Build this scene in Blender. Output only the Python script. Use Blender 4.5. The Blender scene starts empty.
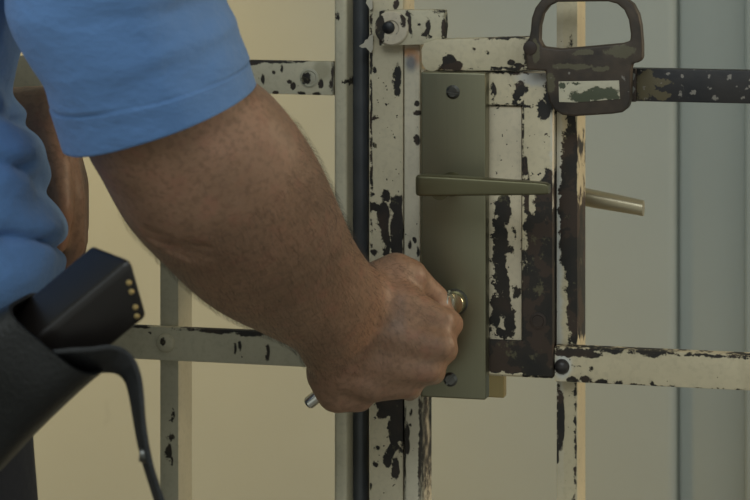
import bpy, bmesh, math, random
from mathutils import Vector, Matrix, noise
random.seed(7)
S = bpy.context.scene
COL = S.collection

# ------------------------------------------------------------------ camera model (metres; gate plane is Y = 0)
D = 2.0; PSI = math.radians(14.0); FPX = D/0.00075; HOR = -140.0
FW = Vector((-math.sin(PSI), math.cos(PSI), 0)); RT = Vector((math.cos(PSI), math.sin(PSI), 0)); UP = Vector((0, 0, 1))
CAM = -D*FW; CAM.z = 1.10 + 390*0.00075

def P(px, py, Y):
    d = FW*FPX + RT*(px-375.0) - UP*(py-HOR)
    return CAM + d*((Y-CAM.y)/d.y)

def pix(p):
    v = Vector(p)-CAM; d = v.dot(FW)
    return Vector((375+FPX*v.dot(RT)/d, HOR-FPX*v.z/d, 0))

# ------------------------------------------------------------------ helpers
def V(*a): return Vector(a)

def empty(name, loc, label, cat, group=None):
    o = bpy.data.objects.new(name, None); COL.objects.link(o)
    o.location = loc; o['label'] = label; o['category'] = cat
    o.empty_display_size = 0.05
    if group: o['group'] = group
    return o

def rootloc(o):
    while o.parent: o = o.parent
    return Vector(o.location)

def obj(name, bm, mat, parent=None, loc=None, smooth=True, angle=40, label=None, cat=None, kind=None, group=None):
    off = rootloc(parent) if parent else Vector(loc or (0, 0, 0))
    bmesh.ops.translate(bm, verts=bm.verts, vec=-off)
    bmesh.ops.recalc_face_normals(bm, faces=bm.faces)
    me = bpy.data.meshes.new(name); bm.to_mesh(me); bm.free()
    o = bpy.data.objects.new(name, me); COL.objects.link(o)
    if parent: o.parent = parent
    else: o.location = off
    if mat: me.materials.append(mat)
    if smooth:
        for p in me.polygons: p.use_smooth = True
        if angle < 180:
            b2 = bmesh.new(); b2.from_mesh(me)
            for e in b2.edges:
                if len(e.link_faces) == 2 and e.calc_face_angle(0) > math.radians(angle): e.smooth = False
            b2.to_mesh(me); b2.free()
    if label: o['label'] = label
    if cat: o['category'] = cat
    if kind: o['kind'] = kind
    if group: o['group'] = group
    return o

def bevel(bm, w, seg=2, ang=30):
    es = [e for e in bm.edges if len(e.link_faces) == 2 and e.calc_face_angle(0) > math.radians(ang)]
    bmesh.ops.bevel(bm, geom=es, offset=w, segments=seg, profile=0.6, affect='EDGES', clamp_overlap=True)

def box_in(bm, x0, x1, y0, y1, z0, z1):
    vs = [bm.verts.new((x, y, z)) for x in (x0, x1) for y in (y0, y1) for z in (z0, z1)]
    for f in ((0,1,3,2),(4,6,7,5),(0,4,5,1),(2,3,7,6),(0,2,6,4),(1,5,7,3)): bm.faces.new([vs[i] for i in f])

def box(x0, x1, y0, y1, z0, z1, bv=0.0006, seg=2):
    bm = bmesh.new(); box_in(bm, x0, x1, y0, y1, z0, z1)
    bmesh.ops.recalc_face_normals(bm, faces=bm.faces)
    if bv: bevel(bm, bv, seg)
    return bm

def px_box(ax, ay, bx, by, y0, y1, bv=0.0006, seg=2, z0=None, z1=None):
    """box whose front face (Y = y0) spans these picture coordinates"""
    mx, my = (ax+bx)/2, (ay+by)/2
    x0, x1 = P(ax, my, y0).x, P(bx, my, y0).x
    zt = P(mx, ay, y0).z if z1 is None else z1
    zb = P(mx, by, y0).z if z0 is None else z0
    return box(x0, x1, y0, y1, zb, zt, bv, seg)

def prism(outer, holes, y0, y1, bv=0.0008, seg=2):
    """polygon (picture coordinates on Y = y0) with holes, given thickness"""
    bm = bmesh.new(); es = []
    for loop in [outer]+list(holes):
        vs = [bm.verts.new(P(a, b, y0)) for a, b in loop]
        for i in range(len(vs)): es.append(bm.edges.new((vs[i], vs[(i+1) % len(vs)])))
    bmesh.ops.triangle_fill(bm, use_beauty=True, use_dissolve=False, edges=es)
    bmesh.ops.dissolve_limit(bm, angle_limit=0.02, verts=bm.verts, edges=bm.edges)
    r = bmesh.ops.extrude_face_region(bm, geom=list(bm.faces))
    bmesh.ops.translate(bm, verts=[g for g in r['geom'] if isinstance(g, bmesh.types.BMVert)], vec=(0, y1-y0, 0))
    bmesh.ops.recalc_face_normals(bm, faces=bm.faces)
    if bv: bevel(bm, bv, seg)
    return bm

def smooth_loop(pts, n=4):
    out = []; m = len(pts)
    for i in range(m):
        p0, p1, p2, p3 = (Vector(pts[(i+k-1) % m]) for k in range(4))
        for j in range(n):
            t = j/n
            out.append(tuple(0.5*((2*p1)+(p2-p0)*t+(2*p0-5*p1+4*p2-p3)*t*t+(3*p1-p0-3*p2+p3)*t**3)))
    return out

def cyl_in(bm, a, b, r0, r1=None, n=24):
    r1 = r0 if r1 is None else r1
    d = b-a; q = d.to_track_quat('Z', 'Y')
    m = Matrix.Translation((a+b)/2) @ q.to_matrix().to_4x4()
    bmesh.ops.create_cone(bm, cap_ends=True, segments=n, radius1=r0, radius2=r1, depth=d.length, matrix=m)

def cyl(a, b, r0, r1=None, n=24, bv=0.0, seg=2):
    bm = bmesh.new(); cyl_in(bm, a, b, r0, r1, n)
    if bv: bevel(bm, bv, seg, 50)
    return bm

def lathe_y(c, prof, n=24):
    """revolve (radius, y-offset) profile about the Y axis through c"""
    bm = bmesh.new(); rings = []
    for r, y in prof:
        rings.append([bm.verts.new((c.x+r*math.cos(2*math.pi*k/n), c.y+y, c.z+r*math.sin(2*math.pi*k/n))) for k in range(n)])
    for A, B in zip(rings, rings[1:]):
        for k in range(n): bm.faces.new((A[k], A[(k+1) % n], B[(k+1) % n], B[k]))
    bm.faces.new(rings[0]); bm.faces.new(rings[-1])
    return bm

def cr(p, t):
    """Catmull-Rom through a list of vectors or floats, t in 0..len-1"""
    n = len(p); i = min(int(t), n-2); u = t-i
    p1, p2 = p[i], p[i+1]; p0 = p[i-1] if i > 0 else p1*2-p2; p3 = p[i+2] if i+2 < n else p2*2-p1
    return (p1*2+(p2-p0)*u+(p0*2-p1*5+p2*4-p3)*(u*u)+(p1*3-p0-p2*3+p3)*(u**3))*0.5

def loft_in(bm, secs, nseg=32, per=6, power=2.0, cap=True, disp=None):
    """secs: (centre, a, b); smooth tube through elliptical sections"""
    cs = [s[0] for s in secs]; As = [s[1] for s in secs]; Bs = [s[2] for s in secs]
    rings = []; steps = (len(secs)-1)*per
    for i in range(steps+1):
        t = i/per; c, a, b = cr(cs, t), cr(As, t), cr(Bs, t); ring = []
        for k in range(nseg):
            th = 2*math.pi*k/nseg; ct, st = math.cos(th), math.sin(th)
            e = 2.0/power
            x = math.copysign(abs(ct)**e, ct); y = math.copysign(abs(st)**e, st)
            p = c+a*x+b*y
            if disp: p = disp(p, (p-c).normalized(), t, th)
            ring.append(bm.verts.new(p))
        rings.append(ring)
    for A, B in zip(rings, rings[1:]):
        for k in range(nseg): bm.faces.new((A[k], A[(k+1) % nseg], B[(k+1) % nseg], B[k]))
    if cap: bm.faces.new(rings[0]); bm.faces.new(rings[-1])
    return rings

def view_secs(rows):
    """rows: (U, L, Y, half thickness) with U, L silhouette points in the picture"""
    ms = [(P(*u, y)+P(*l, y))/2 for u, l, y, t in rows]
    out = []
    for i, (u, l, y, t) in enumerate(rows):
        a = (P(*u, y)-P(*l, y))/2
        tg = ms[min(i+1, len(ms)-1)]-ms[max(i-1, 0)]
        b = a.cross(tg).normalized()
        if b.y > 0: b = -b
        out.append((ms[i], a, b*t))
    return out

def chain_in(bm, pts, n=14):
    """tapered capsule chain: (point, radius)"""
    for p, r in pts: bmesh.ops.create_uvsphere(bm, u_segments=n, v_segments=10, radius=r, matrix=Matrix.Translation(p))
    for (p, r), (q, s) in zip(pts, pts[1:]):
        if (q-p).length > 1e-5: cyl_in(bm, p, q, r, s, n)

def remeshed(bm, voxel, smooth=4, fac=0.5):
    me = bpy.data.meshes.new('tmp'); bm.to_mesh(me); bm.free()
    o = bpy.data.objects.new('tmp', me); COL.objects.link(o)
    m = o.modifiers.new('r', 'REMESH'); m.mode = 'VOXEL'; m.voxel_size = voxel
    if smooth:
        s = o.modifiers.new('s', 'SMOOTH'); s.iterations = smooth; s.factor = fac
    dg = bpy.context.evaluated_depsgraph_get(); dg.update()
    me2 = bpy.data.meshes.new_from_object(o.evaluated_get(dg))
    out = bmesh.new(); out.from_mesh(me2)
    bpy.data.objects.remove(o); bpy.data.meshes.remove(me); bpy.data.meshes.remove(me2)
    return out

# ------------------------------------------------------------------ materials
class NT:
    def __init__(s, name):
        s.m = bpy.data.materials.new(name); s.m.use_nodes = True
        s.t = s.m.node_tree; s.b = s.t.nodes['Principled BSDF']
    def n(s, typ, **kw):
        x = s.t.nodes.new(typ)
        for k, v in kw.items(): setattr(x, k, v)
        return x
    def put(s, sock, v):
        if hasattr(v, 'is_output'): s.t.links.new(v, sock)
        else: sock.default_value = v
    def math(s, op, a, b=0.0, clamp=False):
        x = s.n('ShaderNodeMath', operation=op); x.use_clamp = clamp
        s.put(x.inputs[0], a); s.put(x.inputs[1], b); return x.outputs[0]
    def vec(s, op, a, b):
        x = s.n('ShaderNodeVectorMath', operation=op); s.put(x.inputs[0], a); s.put(x.inputs[1], b)
        return x.outputs['Value'] if op in ('LENGTH', 'DOT_PRODUCT') else x.outputs[0]
    def noise(s, co, scale, detail=4, rough=0.55, out='Fac'):
        x = s.n('ShaderNodeTexNoise'); x.inputs['Scale'].default_value = scale
        x.inputs['Detail'].default_value = detail; x.inputs['Roughness'].default_value = rough
        if co is not None: s.put(x.inputs['Vector'], co)
        return x.outputs[out]
    def ramp(s, f, stops):
        x = s.n('ShaderNodeValToRGB'); s.put(x.inputs[0], f)
        els = x.color_ramp.elements
        while len(els) < len(stops): els.new(0.5)
        for e, (p, c) in zip(els, stops): e.position = p; e.color = (*c, 1) if len(c) == 3 else c
        return x.outputs[0]
    def mix(s, f, a, b, blend='MIX'):
        x = s.n('ShaderNodeMix', data_type='RGBA', blend_type=blend)
        s.put(x.inputs[0], f)
        s.put(x.inputs[6], (*a, 1) if isinstance(a, tuple) and len(a) == 3 else a)
        s.put(x.inputs[7], (*b, 1) if isinstance(b, tuple) and len(b) == 3 else b)
        return x.outputs[2]
    def bump(s, h, strength=0.3, dist=0.001):
        x = s.n('ShaderNodeBump'); x.inputs['Strength'].default_value = strength; x.inputs['Distance'].default_value = dist
        s.put(x.inputs['Height'], h); s.t.links.new(x.outputs[0], s.b.inputs['Normal'])
    def smooth(s, v, lo, hi):
        x = s.n('ShaderNodeMapRange', interpolation_type='SMOOTHSTEP')
        s.put(x.inputs[0], v); x.inputs[1].default_value = lo; x.inputs[2].default_value = hi
        return x.outputs[0]
    def co(s, loc=(0, 0, 0)):
        x = s.n('ShaderNodeTexCoord'); return s.vec('ADD', x.outputs['Object'], tuple(loc))

def simple(name, c, rough=0.5, metal=0.0, var=0.12, scale=30, bump=0.0, bscale=400, bdist=0.0005, spec=None):
    t = NT(name); co = t.co()
    n = t.noise(co, scale)
    d = tuple(x*(1-var) for x in c); l = tuple(min(1, x*(1+var)) for x in c)
    t.put(t.b.inputs['Base Color'], t.ramp(n, [(0.3, d), (0.7, l)]))
    t.b.inputs['Roughness'].default_value = rough; t.b.inputs['Metallic'].default_value = metal
    if spec is not None: t.b.inputs['Specular IOR Level'].default_value = spec
    if bump: t.bump(t.noise(co, bscale, 3), bump, bdist)
    return t.m

CREAM = (0.62, 0.54, 0.35)
def painted(name, loc, Y, blobs=(), base=CREAM, specks=0.64, rag=0.012, rust=0.5, extra=None, rough=0.55, namp=10.0):
    """old chipped oil paint over dark iron; blobs = (px, py, rx, ry[, 'b']) bare patches or painted shade, as seen on Y"""
    t = NT(name); co = t.co(loc)
    w1 = t.vec('SUBTRACT', t.noise(co, 85, 8, 0.72, 'Color'), (0.5, 0.5, 0.5))
    rag = rag*1.25
    wc = t.vec('ADD', co, t.vec('MULTIPLY', w1, (rag, 0, rag)))
    def mask(lst):
        val = None
        for bl in lst:
            px, py, rx, ry = bl[:4]
            c = P(px, py, Y); ex = abs(P(px+rx, py, Y).x-c.x); ez = abs(P(px, py+ry, Y).z-c.z)
            d = t.vec('MULTIPLY', t.vec('SUBTRACT', wc, (c.x, 0, c.z)), (1/ex, 0, 1/ez))
            if len(bl) > 4:
                sp = t.n('ShaderNodeSeparateXYZ'); t.put(sp.inputs[0], t.n('ShaderNodeVectorMath', operation='ABSOLUTE').outputs[0])
                ab = sp.inputs[0].links[0].from_node; t.put(ab.inputs[0], d)
                ln = t.math('MAXIMUM', sp.outputs[0], sp.outputs[2])
            else: ln = t.vec('LENGTH', d, (0, 0, 0))
            v = t.math('MULTIPLY', t.math('SUBTRACT', 1.0, ln), min(rx, ry))   # px from the edge
            val = v if val is None else t.math('MAXIMUM', val, v)
        return val
    sp1 = t.smooth(t.noise(co, 330, 2, 0.5), specks+0.045, specks+0.06)
    sp2 = t.smooth(t.noise(co, 90, 8, 0.75), specks+0.065, specks+0.075)
    chip = t.math('MAXIMUM', sp1, sp2)
    vb = mask(blobs)
    if vb is not None:
        vb = t.math('ADD', vb, t.math('MULTIPLY', t.math('SUBTRACT', t.noise(co, 170, 6, 0.7), 0.5), namp))
        chip = t.math('MAXIMUM', chip, t.smooth(vb, -0.4, 0.6))
    # paint: mottled, a little grimy
    n1 = t.noise(co, 14, 5); n2 = t.noise(co, 260, 3)
    p = t.mix(t.smooth(n1, 0.3, 0.75), tuple(x*0.86 for x in base), tuple(min(1, x*1.08) for x in base))
    p = t.mix(t.math('MULTIPLY', t.smooth(n2, 0.45, 0.75), 0.22), p, tuple(x*0.5 for x in base))
    st = t.noise(t.vec('MULTIPLY', co, (60, 60, 9)), 1.0, 4)
    p = t.mix(t.math('MULTIPLY', t.smooth(st, 0.55, 0.8), 0.25), p, (0.22, 0.15, 0.08))
    if extra:
        for col, lst, amt in extra: p = t.mix(t.math('MULTIPLY', t.smooth(mask(lst), -3, 4), amt), p, col)
    u = t.ramp(t.noise(co, 45, 5), [(0.35, (0.012, 0.011, 0.009)), (0.52, (0.022, 0.017, 0.012)), (0.52+0.3*(1-rust), (0.045, 0.028, 0.018))])
    u = t.mix(t.smooth(t.noise(t.vec('ADD', co, (3.1, 0, 1.7)), 75, 6, 0.7), 0.60, 0.66), u, (0.095, 0.085, 0.045))
    t.put(t.b.inputs['Base Color'], t.mix(chip, p, u))
    t.put(t.b.inputs['Roughness'], t.math('ADD', t.math('MULTIPLY', chip, 0.12), rough))
    h = t.math('SUBTRACT', t.math('ADD', 1.0, t.math('MULTIPLY', n2, 0.15)), chip)
    t.bump(h, 0.55, 0.0007)
    return t.m

def bare_iron(name, loc, Y, patches=(), pc=(0.085, 0.075, 0.035), rag=0.008, base=((0.02, 0.013, 0.009), (0.05, 0.030, 0.019)), rough=0.55, dots=0.0):
    t = NT(name); co = t.co(loc)
    u = t.ramp(t.noise(co, 40, 5), [(0.35, base[0]), (0.68, base[1])])
    w1 = t.vec('SUBTRACT', t.noise(co, 90, 5, 0.65, 'Color'), (0.5, 0.5, 0.5))
    wc = t.vec('ADD', co, t.vec('MULTIPLY', w1, (rag, 0, rag)))
    val = None
    for px, py, rx, ry in patches:
        c = P(px, py, Y); ex = abs(P(px+rx, py, Y).x-c.x); ez = abs(P(px, py+ry, Y).z-c.z)
        d = t.vec('LENGTH', t.vec('MULTIPLY', t.vec('SUBTRACT', wc, (c.x, 0, c.z)), (1/ex, 0, 1/ez)), (0, 0, 0))
        v = t.math('SUBTRACT', 1.0, d); val = v if val is None else t.math('MAXIMUM', val, v)
    if val is not None:
        val = t.math('ADD', val, t.math('MULTIPLY', t.math('SUBTRACT', t.noise(co, 160, 6, 0.7), 0.5), 1.6))
        u = t.mix(t.smooth(val, -0.05, 0.12), u, pc)
    if dots: u = t.mix(t.smooth(t.noise(co, 150, 3), dots, dots+0.05), u, (0.22, 0.2, 0.17))
    t.put(t.b.inputs['Base Color'], u); t.b.inputs['Roughness'].default_value = rough
    t.bump(t.noise(co, 180, 5, 0.6), 0.35, 0.0006)
    return t.m

def brushed(name, c, rough=0.36, metal=1.0, axis=(900, 900, 12)):
    t = NT(name); co = t.co()
    n = t.noise(t.vec('MULTIPLY', co, axis), 1.0, 3)
    b = t.noise(co, 18, 4)
    col = t.mix(t.math('MULTIPLY', n, 0.5), tuple(x*0.85 for x in c), tuple(min(1, x*1.1) for x in c))
    col = t.mix(t.math('MULTIPLY', t.smooth(b, 0.4, 0.8), 0.3), col, tuple(x*0.7 for x in c))
    t.put(t.b.inputs['Base Color'], col)
    t.put(t.b.inputs['Roughness'], t.math('ADD', rough-0.05, t.math('MULTIPLY', n, 0.1)))
    t.b.inputs['Metallic'].default_value = metal
    t.bump(n, 0.06, 0.0003)
    return t.m

def skin_mat():
    t = NT('skin'); co = t.co()
    n1 = t.noise(co, 22, 4); n2 = t.noise(co, 240, 3); n3 = t.noise(co, 70, 4)
    c = t.ramp(n1, [(0.25, (0.20, 0.112, 0.066)), (0.5, (0.27, 0.158, 0.097)), (0.78, (0.35, 0.195, 0.125))])
    c = t.mix(t.math('MULTIPLY', t.smooth(n2, 0.42, 0.70), 0.5), c, (0.14, 0.078, 0.046))
    c = t.mix(t.math('MULTIPLY', t.smooth(n3, 0.50, 0.75), 0.5), c, (0.30, 0.135, 0.088))
    t.put(t.b.inputs['Base Color'], c)
    t.b.inputs['Roughness'].default_value = 0.52
    t.b.inputs['Subsurface Weight'].default_value = 0.12
    t.b.inputs['Subsurface Radius'].default_value = (0.008, 0.003, 0.0015)
    t.b.inputs['Subsurface Scale'].default_value = 0.5
    t.bump(t.math('ADD', t.math('MULTIPLY', n2, 0.6), n3), 0.35, 0.0012)
    return t.m

def cloth_mat(name, c, var=0.10, rough=0.85, wr=0.6):
    t = NT(name); co = t.co()
    n = t.noise(co, 9, 4); wv = t.noise(co, 900, 2); cr_ = t.noise(t.vec('MULTIPLY', co, (1, 1, 1.6)), 26, 3)
    col = t.ramp(n, [(0.3, tuple(x*(1-var) for x in c)), (0.7, tuple(min(1, x*(1+var)) for x in c))])
    t.put(t.b.inputs['Base Color'], col); t.b.inputs['Roughness'].default_value = rough
    t.b.inputs['Sheen Weight'].default_value = 0.15 if max(c) > 0.1 else 0.0
    t.bump(t.math('ADD', t.math('MULTIPLY', wv, 0.06), cr_), wr, 0.006)
    return t.m

def wall_mat(name, c):
    t = NT(name); co = t.co()
    n = t.noise(co, 3, 4); f = t.noise(co, 120, 4); sc = t.noise(t.vec('MULTIPLY', co, (1, 1, .4)), 40, 5)
    col = t.ramp(n, [(0.3, tuple(x*0.95 for x in c)), (0.7, tuple(x*1.04 for x in c))])
    col = t.mix(t.math('MULTIPLY', t.smooth(sc, 0.66, 0.74), 0.12), col, tuple(x*0.5 for x in c))
    t.put(t.b.inputs['Base Color'], col); t.b.inputs['Roughness'].default_value = 0.8
    t.bump(f, 0.12, 0.001)
    return t.m

SKIN = skin_mat()
SHIRT = cloth_mat('blue_shirt_cotton', (0.10, 0.215, 0.45))
NAVY = cloth_mat('navy_trouser_cloth', (0.012, 0.014, 0.022), wr=0.5)
LEATHER = simple('black_leather', (0.004, 0.0045, 0.0045), 0.5, 0, 0.35, 60, 0.45, 320, 0.0012)
STRAP = simple('black_strap_leather', (0.014, 0.015, 0.016), 0.6, 0, 0.3, 80, 0.6, 700, 0.001)
PLASTIC = simple('black_plastic', (0.009, 0.007, 0.006), 0.34, 0, 0.15, 60, 0.1, 600, 0.0003)
BRASSDOT = simple('brass_contact', (0.72, 0.55, 0.25), 0.3, 1.0, 0.05)
CHROME = simple('polished_steel', (0.62, 0.62, 0.58), 0.22, 1.0, 0.05)
DARKSTEEL = simple('dark_steel', (0.13, 0.13, 0.12), 0.36, 1.0, 0.15, 90, 0.2, 300)
NICKEL = brushed('brushed_nickel', (0.245, 0.235, 0.155), 0.38, 0.85)
LEVER = brushed('satin_lever_metal', (0.16, 0.15, 0.085), 0.36, 0.75, (20, 300, 300))
BRASS = brushed('dull_brass', (0.46, 0.36, 0.17), 0.42, 0.7)
RUBBER = simple('black_pipe_paint', (0.055, 0.060, 0.065), 0.38, 0, 0.2, 30, 0.2, 60, 0.0008)
WALL = wall_mat('plaster_wall', (0.485, 0.52, 0.475))
GREYWALL = wall_mat('darker_grey_wall', (0.45, 0.49, 0.455))  # slightly darker, cooler grey than the plaster wall
FLOORM = simple('concrete_floor', (0.26, 0.25, 0.23), 0.7, 0, 0.15, 6, 0.2, 80)
CEILM = simple('white_ceiling', (0.6, 0.6, 0.57), 0.85, 0, 0.04, 5)

# ------------------------------------------------------------------ the setting
YW = 0.85
xs = [P(676, 250, YW).x, P(744, 250, YW-0.01).x]
obj('floor', box(-2.2, 2.6, -2.6, YW+0.1, -0.1, 0.0, 0), FLOORM, kind='structure')
obj('ceiling', box(-2.2, 2.6, -2.6, YW+0.1, 2.75, 2.85, 0), CEILM, kind='structure')
obj('wall_back', box(-2.2, xs[0], YW, YW+0.1, 0, 2.75, 0.010, 4), WALL, kind='structure')
obj('trim_1', box(xs[0]+0.001, xs[1], YW+0.014, YW+0.1, 0, 2.75, 0.004), GREYWALL, kind='structure')
obj('wall_right', box(xs[1]+0.001, 2.6, YW-0.01, YW+0.1, 0, 2.75, 0.006), GREYWALL, kind='structure')
obj('wall_left', box(-2.3, -2.2, -2.6, YW+0.1, 0, 2.75, 0), WALL, kind='structure')

# ------------------------------------------------------------------ fixed barred panel on the left
PL = V(-0.35, 0, 0)
panel = empty('barred_partition', PL, 'grey-cream fixed barred partition behind the arm, left of the dark pipe', 'barred partition')
panel['kind'] = 'thing'
GREYCREAM = (0.46, 0.43, 0.31)
ZT = 2.2
m = painted('panel_post_paint', PL, -0.01, [(337, 17, 3, 5), (347, 82, 3, 3)], (0.54, 0.50, 0.36), 0.72)
obj('post', px_box(334, 0, 346.5, 0, -0.012, 0.03, 0.003, 3, 0, ZT), m, panel)
m = painted('panel_bar_paint', PL, 0, [(171, 437, 3, 4), (169, 452, 4, 9), (171, 460, 2, 6), (173, 415, 1.5, 6)], GREYCREAM, 0.72)
obj('bar', px_box(160, 0, 178.5, 0, 0.0, 0.034, 0.0007, 2, 0, ZT), m, panel)
xl = -0.62
m = painted('panel_post_paint_plain', PL, 0, [], GREYCREAM, 0.72)
obj('post', box(xl-0.02, xl, -0.012, 0.03, 0, ZT, 0.002), m, panel)
xr = P(333.6, 80, -0.007).x
r = [(270, 61, 22, 1.8, 'b'), (252, 62, 10, 3.5), (300, 61, 8, 2), (249, 85, 3, 5), (263, 80, 2, 5), (274, 72, 1.5, 2), (282, 68, 1.5, 5), (289, 82, 3, 2),
     (293, 86, 3, 4), (321, 84, 3, 5), (331, 84, 2, 5), (332.5, 77, 1.0, 18, 'b'), (276, 93, 3, 2), (302, 94, 4, 2), (317, 94, 4, 1.5)]
rail_u = obj('rail', box(xl, xr, -0.007, -0.0002, P(290, 94.5, -0.007).z, P(290, 61, -0.007).z, 0.0006),
    painted('panel_top_rail_paint', PL, -0.007, r, (0.54, 0.50, 0.36), 0.70, 0.004, namp=4.0, extra=[((0.30, 0.27, 0.17), [(322, 70, 9, 12)], 0.7)]), panel)
r = [(240, 331, 55, 2, 'b'), (215, 331, 20, 3), (250, 334, 14, 3), (140, 327, 12, 1.6), (235, 348, 1.6, 5), (240, 346, 1.5, 4), (268, 353, 2, 8), (150, 333, 1.5, 1.5)]
rail_l = obj('rail', box(xl, P(333.6, 350, -0.007).x, -0.007, -0.0002, P(230, 363.5, -0.007).z, P(230, 330, -0.007).z, 0.0006),
    painted('panel_low_rail_paint', PL, -0.007, r, GREYCREAM, 0.71, 0.004, namp=5.0), panel)
for z in (0.35, 1.95):
    obj('rail', box(xl, xr, -0.007, -0.0002, z, z+0.025, 0.0006), m, panel)
c = P(166, 343, -0.0068)
rv = obj('rivet', lathe_y(c, [(0.0072, 0), (0.0070, -0.0015), (0.0055, -0.0032), (0.0028, -0.0042), (0.0004, -0.0044)]),
    painted('panel_rivet_paint', PL, -0.01, [(163, 343, 2, 3)], GREYCREAM, 0.7), rail_l)
c = P(309.5, 78, -0.0068)
obj('rivet', lathe_y(c, [(0.0072, 0), (0.0072, -0.0010), (0.0058, -0.0016), (0.0050, -0.0008), (0.0030, -0.0012), (0.0004, -0.0018)]),
    painted('panel_screw_paint', PL, -0.008, [(307, 78, 4.5, 6)], (0.42, 0.40, 0.30), 0.7, 0.002), rail_u, label='half-bare countersunk screw head')

# ------------------------------------------------------------------ dark pipe between panel and gate
c = P(360.8, 250, 0.012)
PIPEX = c.x
bm = cyl(V(c.x, 0.012, 0), V(c.x, 0.012, ZT), 0.0066, n=28)
obj('hinge_pipe', bm, RUBBER, None, (c.x, 0.012, 0), angle=60, label='round black upright pipe between the fixed partition and the gate', cat='pipe')

# ------------------------------------------------------------------ the gate
GL = V(0.1, 0, 0)
gate = empty('barred_gate', GL, 'chipped cream iron barred gate carrying the lock plate and sliding bolt', 'gate')
DK = (0.03, 0.02, 0.015)
# stile: flat bar with slot, and the strip beside it
bl = [(376, 207, 6, 5), (383, 215, 6, 16), (387, 245, 3, 30), (386, 197, 5, 7), (397, 228, 6, 34, 'b'), (385, 228, 4, 26), (374, 252, 3, 3),
      (397, 77, 4, 12), (398, 92, 3, 4), (375, 70, 2, 2), (376, 118, 4, 2), (375, 146, 2, 2), (372, 195, 3, 3),
      (385, 400, 10, 20), (395, 420, 7, 32), (399, 400, 6, 50, 'b'), (387, 460, 5, 7), (391, 452, 4, 8), (378, 447, 2, 2), (376, 464, 2, 2), (370, 486, 2, 3), (396, 468, 4, 12),
      (371, 110, 1.2, 90, 'b'), (370.5, 40, 2, 12), (396, 4, 3, 4)]
m = painted('gate_stile_paint', GL, -0.008, bl, (0.62, 0.55, 0.38), 0.655, 0.006,
            extra=[((0.22, 0.14, 0.09), [(404, 410, 5, 30)], 0.9)])
obj('stile', px_box(369.5, 0, 403, 0, -0.008, 0.030, 0.0008, 2, 0, ZT), m, gate)
bl = [(407, 432, 2.5, 10), (415, 240, 2, 3), (418, 252, 2, 5), (410, 245, 1.5, 4), (417, 104, 3, 3), (417, 113, 4, 3), (417, 140, 3, 6), (407, 446, 3, 9),
      (404.8, 450, 1.2, 40, 'b'), (419.5, 440, 1.0, 60, 'b'), (411, 412, 1.5, 4), (410, 425, 1.5, 2), (412, 392, 6, 3)]
m = painted('gate_strip_paint', GL, -0.010, bl, (0.66, 0.60, 0.45), 0.69, 0.004, namp=3.5,
            extra=[((0.50, 0.20, 0.05), [(411, 52, 10, 6), (417, 56, 4, 10)], 0.75), ((0.10, 0.11, 0.14), [(411, 63, 6, 9)], 0.8)])
obj('stile_strip', px_box(404, 0, 420, 0, -0.010, 0.030, 0.0014, 3, 0, P(412, 44, -0.01).z), m, gate)
# bar right of the lock case
bl = [(571, 205, 6, 150), (573, 260, 7, 85), (573, 150, 5, 30), (567, 170, 6, 40), (568, 215, 9, 70), (566, 215, 4, 22, 'b'), (574, 330, 4, 22),
      (574, 300, 6, 50), (572, 118, 2, 6), (560, 420, 5, 32), (557, 448, 2, 16), (575, 394, 2, 4), (575.5, 440, 1, 50)]
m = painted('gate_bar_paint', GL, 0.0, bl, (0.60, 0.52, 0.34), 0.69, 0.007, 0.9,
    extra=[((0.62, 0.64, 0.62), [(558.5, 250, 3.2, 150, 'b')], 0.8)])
t_ = NT('gate_bar_side')   # placeholder slot kept minimal
bpy.data.materials.remove(t_.m)
obj('bar', px_box(556.5, 0, 577.5, 0, 0.0, 0.036, 0.0008, 2, 0, ZT), m, gate)
# lock case
bl_case = [(520, 90, 5, 9), (517, 96, 4, 5), (526, 90, 3, 3), (545, 112, 7, 8), (551, 90, 6, 24), (542, 105, 4, 5), (493, 90, 3, 9),
           (540, 285, 14, 80), (535, 262, 10, 50), (548, 250, 7, 60), (540, 215, 6, 22), (545, 200, 7, 25), (550, 192, 4, 24), (528, 225, 4, 18), (527, 200, 3, 24),
           (538, 340, 17, 40, 'b'), (520, 357, 36, 17, 'b'), (525, 165, 3, 12), (523.5, 140, 1, 40, 'b'), (505, 105.5, 20, 1, 'b'), (515, 104, 3, 3),
           (525, 300, 5, 50), (505, 72, 18, 1.6, 'b')]
LC = (0.64, 0.56, 0.38)
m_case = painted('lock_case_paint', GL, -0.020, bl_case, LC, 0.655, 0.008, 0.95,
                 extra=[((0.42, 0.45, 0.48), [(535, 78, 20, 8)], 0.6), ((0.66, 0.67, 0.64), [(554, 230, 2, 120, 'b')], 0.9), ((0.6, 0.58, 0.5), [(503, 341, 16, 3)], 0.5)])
case = obj('lock_case', px_box(421, 71, 552.5, 375.5, -0.0125, 0.034, 0.0006), m_case, gate)
outer = [(421.5, 71), (552.5, 73), (552.5, 376.5), (421.5, 372)]
hole = [(440, 104), (522, 105.5), (522, 341), (440, 338)]
obj('case_frame', prism(outer, [hole], -0.020, -0.0126, 0.0008), m_case, case)
bl = [(503, 212, 9, 18), (500, 240, 7, 28), (499, 265, 7, 22), (503, 285, 7, 20), (502, 305, 10, 14), (495, 318, 7, 10), (510, 320, 7, 12), (505, 333, 9, 5), (490, 318, 6, 5),
      (513, 232, 3, 4), (516, 292, 4, 6), (502, 203, 8, 9), (508, 251, 5, 4), (489, 330, 4, 8)]
m = painted('lock_panel_paint', GL, -0.016, bl, (0.64, 0.56, 0.40), 0.66, 0.010, 0.2, namp=22.0)
obj('case_panel', px_box(440.5, 106, 521.5, 340.5, -0.0165, -0.0128, 0.0006), m, case)
c = P(538, 321, -0.020)
m_dkriv = bare_iron('dark_rivet', GL, -0.02)
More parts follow.
